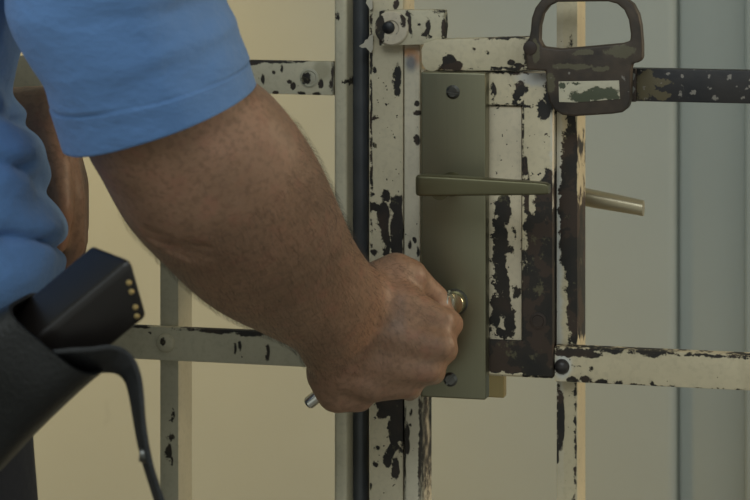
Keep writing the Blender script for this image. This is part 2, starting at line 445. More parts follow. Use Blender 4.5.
obj('case_screw', lathe_y(c, [(0.0062, 0), (0.0062, -0.0006), (0.0045, -0.0008), (0.0040, -0.0003), (0.0004, -0.0003)]), m_dkriv, case)
# upper strap from the case to the bolt, with round lug
o_ = [(436, 39.5), (530, 37), (530, 70.5), (456, 71), (444, 70.5), (440, 68), (437, 70.5), (431, 72), (425, 69.5), (421.5, 63), (421, 50), (424, 43)]
bl = [(449, 62, 8, 8), (456, 66, 7, 5), (443, 66, 4, 4), (510, 38, 22, 1.6, 'b'), (512, 69, 20, 1.5, 'b'), (527, 52, 3, 12), (519, 66, 6, 3), (512, 63, 4, 3), (474, 49, 2, 2), (488, 52, 1.5, 1.5), (458, 70, 10, 1.2, 'b')]
m = painted('bolt_strap_paint', GL, -0.024, bl, (0.60, 0.53, 0.36), 0.69, 0.005, 0.9, extra=[((0.55, 0.25, 0.15), [(455, 68, 5, 2)], 0.9)])
obj('bolt_strap', prism(o_, [], -0.024, -0.0085, 0.0012), m, gate)
# top bracket with ring boss
o_ = smooth_loop([(379, 11), (400, 10), (444, 10), (445, 27), (443, 44), (420, 45), (379, 46), (378.5, 28)], 1)
bl = [(380, 27, 6, 18), (384, 38, 8, 6), (378, 14, 6, 5), (427, 28, 3, 7), (424, 34, 4, 3), (429, 36, 3, 2.5), (418, 25, 2, 2), (443, 26, 2, 12), (440, 11.5, 6, 1.5), (432, 44, 6, 2), (443, 40, 2, 4),
      (409.5, 24, 2, 13), (408, 14, 2, 4), (374, 30, 5, 8)]  # slim blobs at the washer's right edge paint its shadow arc
mb = painted('bracket_paint', GL, -0.022, bl, (0.56, 0.51, 0.36), 0.68, 0.005)
br = obj('bracket', prism(o_, [], -0.020, -0.0085, 0.001), mb, gate)
c = P(392, 28, -0.0198)
boss = obj('washer', lathe_y(c, [(0.0128, 0.0), (0.0128, -0.0018), (0.0118, -0.0028), (0.0062, -0.0030), (0.0050, -0.0018), (0.0004, -0.0018)], 32),
    painted('bracket_washer_paint', GL, -0.023, [(380, 30, 5, 14), (379, 20, 5, 6), (403, 20, 3, 6)], (0.60, 0.53, 0.40), 0.68, 0.005), br)
c = P(388.5, 27.5, -0.0216)
obj('bolt_head', lathe_y(c, [(0.0048, 0.0), (0.0046, -0.0012), (0.0032, -0.0022), (0.0004, -0.0025)]), simple('black_iron', (0.008, 0.008, 0.009), 0.45, 0, 0.3, 80, 0.3, 200), br)
# flaking paint curl on the stile edge
bm = bmesh.new()
for pts in ([(373, 34), (369, 36), (368, 39), (365, 40), (364, 43), (359, 46), (362, 48), (366, 47.5), (368, 50), (371, 53), (373, 49)], [(372.5, 0), (367, -2), (366, 3), (368, 6), (370, 10), (372.5, 9)]):
    fr = [bm.verts.new(P(a, b, -0.0115-0.0015*random.random())) for a, b in pts]
    bk = [bm.verts.new(P(a, b, -0.0095)) for a, b in pts]
    n = len(pts); bm.faces.new(fr); bm.faces.new(bk[::-1])
    for i in range(n): bm.faces.new((fr[i], fr[(i+1) % n], bk[(i+1) % n], bk[i]))
obj('paint_flake', bm, painted('flake_paint', GL, -0.01, [], (0.5, 0.46, 0.36), 0.75), gate, angle=20)
# sliding bolt: handle plate with loop, behind it the bolt bar
outer = [(527, 70), (525.5, 55), (526, 42), (529, 38), (530.5, 30), (531.5, 18), (535, 8), (541, 0), (550, -5), (612, -6), (624, -3), (633, 4), (638.5, 14), (641, 26), (642.5, 45), (642.5, 58),
         (640, 62), (632, 64), (631, 70), (630.5, 100), (628, 108), (622, 112.5), (612, 114), (574, 116.5), (562, 115), (554, 110), (549, 102), (547, 92), (545.5, 71)]
hole = [(543, 47), (539.5, 40), (540, 26), (543, 14), (549, 6), (557, 2), (608, 1.5), (617, 4), (624, 10), (628.5, 20), (630.5, 34), (630, 41), (622, 43.5), (590, 46.5), (560, 49)]
m = bare_iron('bolt_iron', GL, -0.03, [(622, 51, 17, 6), (585, 52, 12, 3), (575, 66, 22, 3), (537, 52, 4, 12), (603, 68, 9, 3), (551, 82, 5, 10)], (0.10, 0.088, 0.05), 0.007,
              ((0.022, 0.016, 0.011), (0.075, 0.052, 0.033)), 0.55, 0.70)
bolt = obj('sliding_bolt', prism(outer, [hole], -0.036, -0.0245, 0.0022, 3), m, gate)
bl = [(590, 95, 22, 5), (604, 92, 14, 5), (583, 99, 12, 3), (562, 86, 3, 3), (575, 84, 5, 1.2), (612, 97, 9, 3)]
t = painted('bolt_patch_paint', GL, -0.0365, bl, (0.56, 0.52, 0.38), 0.66, 0.006)
for n_ in t.node_tree.nodes:
    if n_.type == 'VALTORGB':
        for e in n_.color_ramp.elements: e.color = (0.075, 0.085, 0.05, 1)
obj('painted_panel', prism([(558.5, 81.5), (619, 80.5), (620, 99), (575, 102.5), (559, 102)], [], -0.0368, -0.0355, 0.0003), t, bolt, label='small cream rectangle with olive wear on the bolt')
c = P(530, 48, -0.0362)
obj('rivet', lathe_y(c, [(0.0052, 0.001), (0.0050, -0.0005), (0.0036, -0.0009), (0.0004, -0.0011)]), m_dkriv, bolt)
m = bare_iron('bolt_bar_iron', GL, -0.015, [(645, 86, 11, 15), (655, 82, 16, 5), (660, 95, 12, 4)], (0.105, 0.085, 0.042), 0.012,
              ((0.010, 0.010, 0.012), (0.024, 0.020, 0.018)), 0.5, 0.61)
XR = 0.62
obj('bolt_bar', box(P(570, 85, -0.015).x, XR, -0.0150, -0.003, P(690, 102.5, -0.015).z, P(690, 69.5, -0.015).z, 0.0012), m, gate)
c = P(632, 85, -0.0155)
obj('bolt_collar', px_box(629, 68.5, 636, 102, -0.0195, -0.0152, 0.001), bare_iron('collar_iron', GL, -0.02, [(633, 76, 2, 4), (633, 90, 2, 4)], (0.2, 0.2, 0.18), 0.003), gate)
# lower rail
bl = [(600, 350, 46, 2.0, 'b'), (575, 352, 22, 5), (590, 355, 14, 3.5), (655, 354, 10, 3), (700, 355, 60, 1.5, 'b'), (650, 352, 20, 2.5), (740, 356, 20, 1.5), (584, 379, 5, 4), (573, 381, 6, 3), (600, 382, 8, 3), (618, 383, 5, 3),
      (591, 369, 2, 2), (578, 366, 3, 1), (620, 385, 60, 1.0, 'b'), (652, 384, 2, 2), (566, 353, 10, 4)]
m = painted('lower_rail_paint', GL, -0.013, bl, (0.62, 0.54, 0.36), 0.70, 0.005, extra=[((0.66, 0.68, 0.66), [(563, 366, 9, 13)], 0.8)])
lower = obj('rail', box(P(554.5, 366, -0.0135).x, XR, -0.0135, -0.0003, P(650, 386, -0.0135).z, P(650, 351, -0.0135).z, 0.0008), m, gate)
c = P(562, 366.5, -0.0134)
obj('rivet', lathe_y(c, [(0.0056, 0), (0.0055, -0.0014), (0.0042, -0.0032), (0.0022, -0.0042), (0.0004, -0.0045)]), bare_iron('rail_rivet_iron', GL, -0.02, [], base=((0.02, 0.018, 0.018), (0.045, 0.04, 0.038)), rough=0.4), lower)
m = painted('gate_hinge_post_paint', GL, 0, [], CREAM, 0.68)
obj('post', box(XR, XR+0.025, -0.016, 0.036, 0, ZT, 0.001), m, gate)
for z in (0.32, 1.95):
    obj('rail', box(P(369.5, 0, -0.0083).x, XR, -0.014, -0.0083, z, z+0.026, 0.0006), m, gate)

# lock plate, lever, cylinder
plate = obj('lock_plate', px_box(421, 72.5, 485.5, 398.5, -0.0345, -0.0202, 0.0012, 3), NICKEL, gate)
def slot_screw(px, py, ang):
    c = P(px, py, -0.0344)
    r0, w, n = 0.0052, 0.0008, 12
    a0 = math.asin(w/r0)
    def half(flip):
        arc = [(r0*math.cos(a0+(math.pi-2*a0)*i/n), r0*math.sin(a0+(math.pi-2*a0)*i/n)) for i in range(n+1)]
        ctr = (0.0, w*1.5)
        top = [(x*0.62, w+(z-w)*0.62) for x, z in arc]
        rings = [[(x, z, 0.0004) for x, z in arc], [(x, z, -0.0006) for x, z in arc], [(x, z, -0.0017) for x, z in top]]
        vs = [[bm.verts.new((x*flip, y, z*flip)) for x, z, y in rg] for rg in rings]
        for A, B in zip(vs, vs[1:]):
            m_ = len(A)
            for k in range(m_): bm.faces.new((A[k], A[(k+1) % m_], B[(k+1) % m_], B[k]))
        bm.faces.new(vs[0]); bm.faces.new(vs[-1])
    bm = bmesh.new(); half(1); half(-1)
    cyl_in(bm, V(0, 0.0004, 0), V(0, -0.0004, 0), r0*0.98, r0*0.98, 24)
    bmesh.ops.rotate(bm, verts=bm.verts, cent=(0, 0, 0), matrix=Matrix.Rotation(ang, 3, 'Y'))
    bmesh.ops.translate(bm, verts=bm.verts, vec=c)
    return obj('screw', bm, DARKSTEEL, plate, angle=30, label='dark slotted screw')
for a in ((453, 92, 0.1), (450.5, 379.5, -0.9)): slot_screw(*a)
c = P(455, 302, -0.0344)
cylr = obj('lock_cylinder', lathe_y(c, [(0.0085, 0.001), (0.0085, -0.0095), (0.0079, -0.0103), (0.0056, -0.0103), (0.0054, -0.0090), (0.0004, -0.0090)], 32), brushed('cylinder_brass', (0.58, 0.54, 0.38), 0.25), plate)
obj('cylinder_ring', lathe_y(c, [(0.0098, 0.001), (0.0098, -0.0010), (0.0094, -0.0014), (0.0084, -0.0014)], 32), DARKSTEEL, cylr)
# rear plate and both levers
obj('rear_plate', px_box(440, 72, 504, 396.5, 0.036, 0.046, 0.001, 3), BRASS, gate)
def lever_bm(secs, per=6, power=7.0):
    bm = bmesh.new(); loft_in(bm, secs, 28, per, power); return bm
YL = -0.078
rows = [(417, 176.0, 193.5, 0.0045), (419, 174.5, 195, 0.0058), (426, 174.5, 195.5, 0.0064), (450, 175.5, 195.3, 0.0066), (480, 177.5, 195.0, 0.0062), (515, 180.0, 194.6, 0.0056), (535, 181.4, 194.4, 0.0052), (545, 182.6, 194.0, 0.005), (549.5, 184.4, 193.2, 0.0046)]
secs = []
for x, a, b, t in rows:
    u, l = P(x, a, YL), P(x, b, YL); secs.append(((u+l)/2, (u-l)/2, V(0, t, 0)))
lev = obj('lever_handle', lever_bm(secs), LEVER, gate)
c = P(452, 184, -0.0344)
obj('lever_neck', lathe_y(c, [(0.0090, 0.0004), (0.0090, -0.002), (0.0074, -0.004), (0.0066, -0.030), (0.0068, -0.042)], 28), LEVER, lev)
YR = 0.088
secs = []
for x, a, b, t in [(470, 160, 181, 0.008), (500, 168, 188, 0.008), (540, 177, 196.5, 0.0078), (588, 188.5, 206.5, 0.0074), (620, 195.2, 212, 0.007), (638, 199.2, 215, 0.0068), (643.5, 200.5, 216, 0.0066)]:
    u, l = P(x, a, YR), P(x, b, YR); secs.append(((u+l)/2, (u-l)/2, V(0, t, 0)))
lev2 = obj('rear_lever_handle', lever_bm(secs, 6, 2.4), brushed('worn_lever_brass', (0.50, 0.44, 0.30), 0.36, 0.7, (20, 300, 300)), gate)
c = P(478, 173, 0.046)
obj('lever_neck', lathe_y(c, [(0.0115, -0.0004), (0.0115, 0.003), (0.0078, 0.005), (0.0072, 0.042)], 28), LEVER, lev2)

# ------------------------------------------------------------------ keys
KL = P(447, 301, -0.05)
key = empty('door_key', KL, 'silver key pinched in the fist and pushed into the brass lock cylinder', 'key')
c = P(455, 302, -0.0385)
obj('blade', box(c.x-0.0011, c.x+0.0011, -0.048, -0.0392, c.z-0.0038, c.z+0.0038, 0.0003), CHROME, key)
d = V(c.x, -0.048, c.z)
bm = lathe_y(V(0, 0, 0), [(0.0065, 0.0012), (0.0098, 0.0012), (0.0106, 0), (0.0098, -0.0012), (0.0065, -0.0012)], 28)
bmesh.ops.rotate(bm, verts=bm.verts, cent=(0, 0, 0), matrix=Matrix.Rotation(math.pi/2, 3, 'Z'))
bmesh.ops.translate(bm, verts=bm.verts, vec=(d.x-0.0005, d.y-0.0085, d.z+0.001))
obj('bow', bm, CHROME, key)
a, b = P(307, 404.5, -0.080), P(372, 352, -0.074)
bm = bmesh.new(); dr = (b-a).normalized()
for p0, p1, r0, r1 in ((a, a+dr*0.0018, 0.0034, 0.0047), (a+dr*0.0018, b, 0.0047, 0.0047), (b, b+dr*0.0012, 0.0047, 0.0036)): cyl_in(bm, p0, p1, r0, r1, 20)
bmesh.ops.remove_doubles(bm, verts=bm.verts, dist=1e-5)
obj('key_shank', bm, CHROME, None, a, label='silver rod end poking out of the bottom of the fist', cat='key shank')

# ------------------------------------------------------------------ the person
PO = V(-0.30, -0.30, 0)
person = empty('person', PO, 'person in blue short-sleeved shirt and dark trousers turning a key in the gate lock', 'person')
LAT = V(0.85, -0.527, 0); FRT = V(0.527, 0.85, 0)      # the person's right, and the way they face
def bp(r, f, z): return PO+LAT*r+FRT*f+UP*z
body = bmesh.new()
# trunk, neck, head
loft_in(body, [(bp(0, 0, z), LAT*a, FRT*b) for z, a, b in ((0.86, 0.150, 0.105), (0.95, 0.155, 0.11), (1.05, 0.130, 0.09), (1.18, 0.125, 0.09), (1.30, 0.125, 0.085), (1.40, 0.135, 0.085), (1.46, 0.10, 0.075), (1.49, 0.06, 0.055))], 32, 4)
chain_in(body, [(bp(0, 0.01, 1.46), 0.058), (bp(0, 0.035, 1.56), 0.056)])
HD = bp(0, 0.055, 1.645)
loft_in(body, [(HD+UP*z+FRT*f, LAT*a, FRT*b) for z, f, a, b in ((-0.115, 0.035, 0.030, 0.035), (-0.10, 0.025, 0.050, 0.062), (-0.06, 0.01, 0.066, 0.082), (0, 0.0, 0.075, 0.095), (0.05, -0.005, 0.077, 0.098), (0.09, -0.01, 0.062, 0.078), (0.112, -0.01, 0.03, 0.035))], 32, 5)
chain_in(body, [(HD+FRT*0.092+UP*0.01, 0.009), (HD+FRT*0.101-UP*0.026, 0.0125)])
chain_in(body, [(HD+FRT*0.085-UP*0.062-LAT*0.02, 0.008), (HD+FRT*0.092-UP*0.062, 0.009), (HD+FRT*0.085-UP*0.062+LAT*0.02, 0.008)])
for s in (-1, 1):
    chain_in(body, [(HD+LAT*s*0.076+UP*0.02-FRT*0.008, 0.011), (HD+LAT*s*0.077-UP*0.02-FRT*0.003, 0.008)])
    chain_in(body, [(bp(s*0.085, 0, 0.90), 0.085), (bp(s*0.095, 0.01, 0.50), 0.058), (bp(s*0.10, -0.005, 0.36), 0.055), (bp(s*0.105, -0.015, 0.10), 0.04)])
    chain_in(body, [(bp(s*0.106, -0.02, 0.055), 0.032), (bp(s*0.107, 0.11, 0.034), 0.020)])
# right arm: shoulder, then sections traced along the arm
SH = bp(0.160, -0.005, 1.395)
chain_in(body, [(bp(0.10, 0, 1.395), 0.055), (SH, 0.052)])
arm_rows = [((128, -120), (4, -90), -0.40, 0.052), ((180, -10), (50, 10), -0.385, 0.050), ((236, 75), (82, 128), -0.35, 0.050),
            ((277, 112), (100, 165), -0.333, 0.050), ((303, 142), (124, 210), -0.315, 0.050), ((322, 170), (156, 247), -0.288, 0.048), ((338, 203), (197, 288), -0.24, 0.044),
            ((352, 236), (248, 319), -0.185, 0.038), ((364, 256), (291, 346), -0.150, 0.033), ((375, 268), (309, 371), -0.122, 0.029), ((392, 282), (325, 396), -0.108, 0.024)]
loft_in(body, view_secs(arm_rows), 36, 6)
# hand: metacarpals, heel, curled fingers, thumb
def H(px, py, y, r): return (P(px, py, y), r)
chain_in(body, [H(366, 300, -.105, .019), H(400, 305, -.104, .017), H(441, 322, -.094, .0108)])
chain_in(body, [H(355, 325, -.108, .020), H(400, 335, -.110, .0165), H(440, 345, -.104, .0115)])
chain_in(body, [H(345, 345, -.107, .020), H(390, 360, -.108, .0165), H(428, 368, -.104, .0112)])
chain_in(body, [H(338, 362, -.104, .020), H(372, 380, -.104, .0165), H(407, 384, -.098, .0108)])
for q in ([(372, 312, -.104, .018), (402, 320, -.106, .0165), (432, 334, -.099, .0105)], [(362, 335, -.106, .019), (396, 348, -.108, .0165), (426, 357, -.103, .0105)], [(352, 354, -.104, .019), (382, 370, -.105, .016), (410, 377, -.100, .0102)]): chain_in(body, [H(*w) for w in q])
chain_in(body, [H(330, 372, -.102, .018), H(338, 390, -.098, .017), H(358, 394, -.096, .0135)])          # heel of the hand
chain_in(body, [H(380, 286, -.098, .019), H(396, 274, -.090, .0158), H(410, 277, -.084, .0135)])            # thumb base
chain_in(body, [H(408, 276, -.083, .0135), H(424, 290, -.071, .0115), H(436, 298, -.062, .0098), H(442, 302, -.060, .0080)])
fingers = [((441, 322, -.094, .0112), (451, 324, -.066, .0098), (438, 312, -.060, .0090), (432, 306, -.064, .0078)),
           ((440, 345, -.104, .0115), (445, 350, -.066, .0102), (418, 340, -.056, .0092), (404, 334, -.066, .0080)),
           ((428, 368, -.104, .0112), (433, 372, -.066, .0100), (403, 362, -.056, .0090), (388, 356, -.067, .0078)),
           ((407, 384, -.098, .0108), (410, 389, -.068, .0090), (384, 380, -.058, .0082), (370, 374, -.066, .0072))]
for f in fingers: chain_in(body, [H(*q) for q in f])
# left arm, bent across the belly
LS = bp(-0.165, -0.005, 1.415)
LE = V(-0.40, -0.165, 1.17); LW = P(46, 130, -0.165)
chain_in(body, [(bp(-0.10, 0, 1.41), 0.06), (LS-UP*0.02, 0.052), ((LS+LE)/2, 0.047), (LE, 0.042), ((LE*0.55+LW*0.45), 0.042), (LW, 0.032)])
KN = P(72, 188, -0.158); RW = V(0.30, -0.95, 0.0).normalized()
for i, ln in enumerate((0.92, 1.05, 1.0, 0.82)):
    k = KN+RW*(1.5-i)*0.0195
    chain_in(body, [(LW+RW*(1.5-i)*0.008, 0.021), ((LW+k)/2+RW*(1.5-i)*0.003, 0.0155), (k, 0.0112)])
    chain_in(body, [(k, 0.0112), (k+V(0.002, 0, -0.040*ln), 0.0096), (k+V(-0.012, 0.002, -0.064*ln), 0.0088), (k+V(-0.028, 0.002, -0.076*ln), 0.0076)])
chain_in(body, [(LW+RW*0.012, 0.019), (LW+RW*0.034+V(0.008, 0, -0.022), 0.0135), (LW+RW*0.044+V(0.012, 0, -0.050), 0.0108), (LW+RW*0.042+V(0.010, 0, -0.074), 0.0085)])
body = remeshed(body, 0.0028, 9)
# elbow creases and tendons
crease = [((148, 232), (222, 258), 0.0030), ((158, 243), (205, 262), 0.0026), ((150, 224), (185, 236), 0.0020), ((175, 238), (225, 246), 0.0022), ((140, 232), (200, 268), -0.0022)]
CL = [(P(*a, -0.33), P(*b, -0.33), d) for a, b, d in crease]
for v in body.verts:
    p = v.co
    if p.x > -0.12 and p.y < -0.25 and p.z > 1.05:
        for a, b, d in CL:
            ab = V(b.x-a.x, 0, b.z-a.z); ap = V(p.x-a.x, 0, p.z-a.z)
            t = max(0, min(1, ap.dot(ab)/ab.dot(ab))); ds = (ap-ab*t).length
            v.co = v.co + V(0, d*math.exp(-(ds/0.0030)**2)*(1-abs(2*t-1)**2), 0)
body.normal_update()
hair_src = [(f.calc_center_median(), f.normal.copy(), f.calc_area()) for f in body.faces]
body_o = obj('body', body, SKIN, person, angle=180)
# face details
for s in (-1, 1):
    e = bmesh.new(); bmesh.ops.create_uvsphere(e, u_segments=16, v_segments=10, radius=0.011, matrix=Matrix.Translation(HD+FRT*0.075+LAT*s*0.031+UP*0.012))
    obj('eye', e, simple('eye_white', (0.7, 0.68, 0.64), 0.2, 0, 0.02), person)
    e = bmesh.new(); bmesh.ops.create_uvsphere(e, u_segments=12, v_segments=8, radius=0.006, matrix=Matrix.Translation(HD+FRT*0.0815+LAT*s*0.031+UP*0.011))
    obj('iris', e, simple('iris_brown', (0.04, 0.02, 0.01), 0.15, 0, 0.02), person)
hb = bmesh.new()
loft_in(hb, [(HD+UP*z+FRT*f, LAT*a, FRT*b) for z, f, a, b in ((-0.05, -0.045, 0.066, 0.056), (0.0, -0.035, 0.081, 0.068), (0.045, -0.018, 0.083, 0.090), (0.085, -0.010, 0.072, 0.092), (0.118, -0.012, 0.040, 0.050), (0.126, -0.012, 0.008, 0.01))], 32, 5)
HAIR = simple('dark_hair', (0.02, 0.014, 0.01), 0.6, 0, 0.3, 200, 0.5, 300, 0.002)
obj('hair', hb, HAIR, person)
# forearm hair: fine strands along the arm
AX = view_secs(arm_rows)
ax0, ax1 = AX[3][0], AX[10][0]; dirn = (ax1-ax0).normalized()
cand = [h for h in hair_src if h[0].x > -0.10 and h[0].z > 1.0 and h[0].y < -0.10 and 0.02 < (h[0]-ax0).dot(dirn) < (ax1-ax0).length-0.002 and ((h[0]-ax0)-dirn*(h[0]-ax0).dot(dirn)).length < 0.075]
hm = bmesh.new()
for _ in range(13000):
    c, n, a = random.choice(cand)
    if n.dot(FW) > 0.55: continue
    rv_ = V(random.uniform(-1, 1), random.uniform(-1, 1), random.uniform(-1, 1))
    tg = dirn+V(0, 0, -0.35)+rv_*0.45; tg = (tg-n*tg.dot(n)).normalized()
    ln = random.uniform(0.005, 0.012); sd = n.cross(tg)
    w = 0.00003
    p0 = c-n*0.0005; p1 = c+tg*ln*0.5+n*ln*0.22; p2 = c+tg*ln+n*ln*random.uniform(0.12, 0.36)
    a0, a1, a2 = hm.verts.new(p0+sd*w), hm.verts.new(p0-sd*w), hm.verts.new(p0+n*w*1.5)
    b0, b1, b2 = hm.verts.new(p1+sd*w*.8), hm.verts.new(p1-sd*w*.8), hm.verts.new(p1+n*w*1.2)
    tip = hm.verts.new(p2)
    for q, r_ in (((a0, a1, b1, b0), 0), ((a1, a2, b2, b1), 0), ((a2, a0, b0, b2), 0), ((b0, b1, tip), 0), ((b1, b2, tip), 0), ((b2, b0, tip), 0)): hm.faces.new(q)
obj('arm_hair', hm, HAIR, person, smooth=False, kind='stuff')

# shirt body
FOLDS = [(V(*a, 0), V(*b, 0), d, sg) for a, b, d, sg in (((-60, 92), (20, 122), -0.007, 7), ((20, 122), (75, 150), -0.006, 7), ((-60, 140), (10, 152), 0.004, 14), ((-60, 150), (20, 166), -0.005, 7), ((20, 166), (70, 205), -0.006, 8), ((0, 215), (55, 228), 0.004, 16), ((5, 236), (45, 240), -0.007, 6), ((45, 240), (85, 258), -0.007, 6), ((-60, 200), (5, 236), -0.004, 9), ((-20, 40), (12, 110), -0.006, 9))]
def fold(p, n, t, th):
    w = noise.noise(V(p.x*9, p.y*9, p.z*16))*0.008+noise.noise(V(p.x*20+5, p.y*20, p.z*34))*0.006
    q = pix(p)
    for a, b, d, sg in FOLDS:
        ab = b-a; u = max(0, min(1, (q-a).dot(ab)/ab.dot(ab))); dd = (q-a-ab*u).length/sg
        if dd < 3: w += d*math.exp(-dd*dd)
    k = 0.12*max(0, 1-abs(p.z-1.12)/0.09)
    w += 0.011*k*math.sin(p.z*105+th*2.4+2.2*noise.noise(p*8))
    return p+n*w
sh = bmesh.new()
loft_in(sh, [(bp(0, f, z), LAT*a, FRT*b) for z, f, a, b in ((1.085, 0, 0.150, 0.112), (1.10, 0, 0.156, 0.120), (1.118, 0.004, 0.169, 0.134), (1.145, 0.006, 0.168, 0.135), (1.18, 0.004, 0.163, 0.130), (1.22, -0.002, 0.153, 0.119), (1.25, -0.007, 0.146, 0.112), (1.33, 0.002, 0.160, 0.118), (1.42, 0, 0.165, 0.112), (1.47, 0.0, 0.120, 0.09), (1.50, 0.005, 0.078, 0.07), (1.515, 0.01, 0.066, 0.064))], 110, 16, cap=False, disp=fold)
so = obj('shirt', sh, SHIRT, person, angle=180, label='blue shirt bodice with rumpled folds')
md = so.modifiers.new('thickness', 'SOLIDIFY'); md.thickness = 0.0014; md.offset = 1
col = bmesh.new()
loft_in(col, [(bp(0, 0.008+f, z), LAT*a, FRT*b) for z, f, a, b in ((1.49, 0, 0.078, 0.073), (1.52, 0.004, 0.069, 0.070), (1.535, 0.008, 0.068, 0.069), (1.528, 0.008, 0.073, 0.075), (1.495, 0.004, 0.087, 0.084))], 48, 4, cap=False)
obj('collar', col, SHIRT, so, angle=180)

# right sleeve: wide tube with a hem band
hemline = [((170, -150), (-40, -120), -0.395, 0.070), ((190, -60), (-6, -55), -0.39, 0.070), ((212, 0), (16, 5), -0.382, 0.068), ((230, 40), (35, 52), -0.37, 0.066), ((243, 65), (52, 98), -0.358, 0.064), ((253, 88), (66, 144), -0.345, 0.063)]
def sleeve_secs(rows):
    out = []
    for (c, a, b), (u, l, y, t) in zip(view_secs(rows), rows):
        bb = V(b.x, b.y, 0).normalized()*t - UP*t*0.17      # near side hangs lower
        out.append((c, a, bb))
    return out
def sfold(p, n, t, th):
    lo = max(0.0, (t-5.05)/0.95) if t > 5.05 else 0.0
    w = noise.noise(V(p.x*7, p.y*5, p.z*11))*0.009+noise.noise(V(p.x*26+3, p.y*14, p.z*17))*0.0035
    w += 0.0022*math.exp(-((t-4.1+0.5*math.cos(th))/0.28)**2)*math.cos(th*1.0-0.5)
    w *= (0.45 if t > 5 else 1)
    if t > 5.07: w += 0.0006
    if abs(t-5.05) < 0.03: w -= 0.0004
    return p+n*w
sl = bmesh.new()
top = [(bp(0.06, -0.005, 1.395), UP*0.080, -FRT*0.084), (bp(0.130, -0.005, 1.390), (UP*0.8+LAT*0.5).normalized()*0.088, -FRT*0.082)]
rings = loft_in(sl, top+sleeve_secs(hemline[1:]), 72, 18, cap=False, disp=sfold)
# turned-in hem
last = rings[-1]; cen = sum((v.co for v in last), Vector())/len(last); prev = rings[-10]
inner = []
for k, v in enumerate(last):
    d = (cen-v.co).normalized(); back = (prev[k].co-v.co)
    inner.append([sl.verts.new(v.co+d*0.0022), sl.verts.new(v.co+d*0.0030+back)])
n = len(last)
for k in range(n):
    j = (k+1) % n
    sl.faces.new((last[k], last[j], inner[j][0], inner[k][0])); sl.faces.new((inner[k][0], inner[j][0], inner[j][1], inner[k][1]))
obj('sleeve', sl, SHIRT, so, angle=180, label='right sleeve with a wide stitched hem band')
ls = bmesh.new()
q0, q1 = LS+LAT*0.01, LS*0.42+LE*0.58
loft_in(ls, [(q0+UP*0.045+LAT*0.05, LAT*0.05, FRT*0.06), (q0, LAT*0.072, FRT*0.076), ((q0+q1)/2, LAT*0.066, FRT*0.070), (q1, LAT*0.066, FRT*0.070)], 40, 6, cap=False, disp=lambda p, n, t, th: p+n*0.004*noise.noise(p*14))
obj('sleeve', ls, SHIRT, so, angle=180)

# trousers, belt, shoes
tr = bmesh.new()
loft_in(tr, [(bp(0, 0, z), LAT*a, FRT*b) for z, a, b in ((0.80, 0.165, 0.105), (0.88, 0.172, 0.122), (0.96, 0.168, 0.122), (1.04, 0.158, 0.116), (1.105, 0.151, 0.111))], 40, 5)
for s in (-1, 1):
    loft_in(tr, [(bp(s*r, f, z), LAT*a, FRT*b) for z, r, f, a, b in ((0.90, 0.085, 0, 0.09, 0.11), (0.78, 0.09, 0, 0.086, 0.10), (0.50, 0.098, 0.005, 0.072, 0.082), (0.30, 0.103, 0, 0.064, 0.074), (0.06, 0.107, 0.0, 0.062, 0.076))], 32, 5)
tr = remeshed(tr, 0.008, 3)
for v in tr.verts: v.co += V(1, 1, 0)*0.004*noise.noise(V(v.co.x*14, v.co.y*14, v.co.z*9))
obj('trousers', tr, NAVY, person, angle=180)
bt = bmesh.new()
loft_in(bt, [(bp(0, 0, z), LAT*a, FRT*b) for z, a, b in ((1.068, 0.150, 0.110), (1.068, 0.1570, 0.1170), (1.070, 0.1580, 0.1180), (1.100, 0.1575, 0.1175), (1.102, 0.1565, 0.1165), (1.102, 0.150, 0.110))], 60, 2, cap=False)
obj('belt', bt, LEATHER, person)
for s in (-1, 1):
    sb = bmesh.new()
    loft_in(sb, [(bp(s*0.107, f, z), LAT*a, UP*h) for f, z, a, h in ((-0.075, 0.045, 0.020, 0.03), (-0.06, 0.045, 0.036, 0.042), (0.0, 0.050, 0.042, 0.048), (0.07, 0.040, 0.046, 0.038), (0.14, 0.032, 0.046, 0.030), (0.185, 0.026, 0.030, 0.024), (0.20, 0.022, 0.012, 0.015))], 28, 4, 2.4)
    for v in sb.verts: v.co.z = max(v.co.z, 0.0)
    obj('shoe', sb, LEATHER, person, angle=60)

# ------------------------------------------------------------------ holster on the right hip
HL = P(50, 345, -0.47)
hol = empty('belt_holster', HL, 'black leather belt holster on the right hip with its strap hanging open', 'holster')
hrows = [((20, 298), (106, 369), -0.474, 0.029), ((-24, 325), (76, 394), -0.472, 0.029), ((-60, 368), (32, 436), -0.465, 0.025), ((-100, 412), (-8, 478), -0.46, 0.023), ((-135, 455), (-55, 520), -0.455, 0.020)]
hb = bmesh.new()
hr = loft_in(hb, view_secs(hrows), 48, 8, 4.0, cap=False)
mouth = hr[0]; cen = sum((v.co for v in mouth), Vector())/len(mouth); inn = []
for k, v in enumerate(mouth):
    d = (cen-v.co)*0.07
    inn.append((hb.verts.new(v.co+d), hb.verts.new(v.co+d+(hr[16][k].co-v.co)*0.9)))
for k in range(len(mouth)):
    j = (k+1) % len(mouth)
    hb.faces.new((mouth[k], mouth[j], inn[j][0], inn[k][0])); hb.faces.new((inn[k][0], inn[j][0], inn[j][1], inn[k][1]))
hb.faces.new([i[1] for i in inn]); hb.faces.new(hr[-1])
pouch = obj('pouch', hb, LEATHER, hol, angle=50)
# belt loop behind the pouch
c = P(10, 372, -0.44)
obj('belt_loop', box(c.x-0.03, c.x+0.01, -0.450, -0.400, 1.060, 1.106, 0.003), LEATHER, hol)
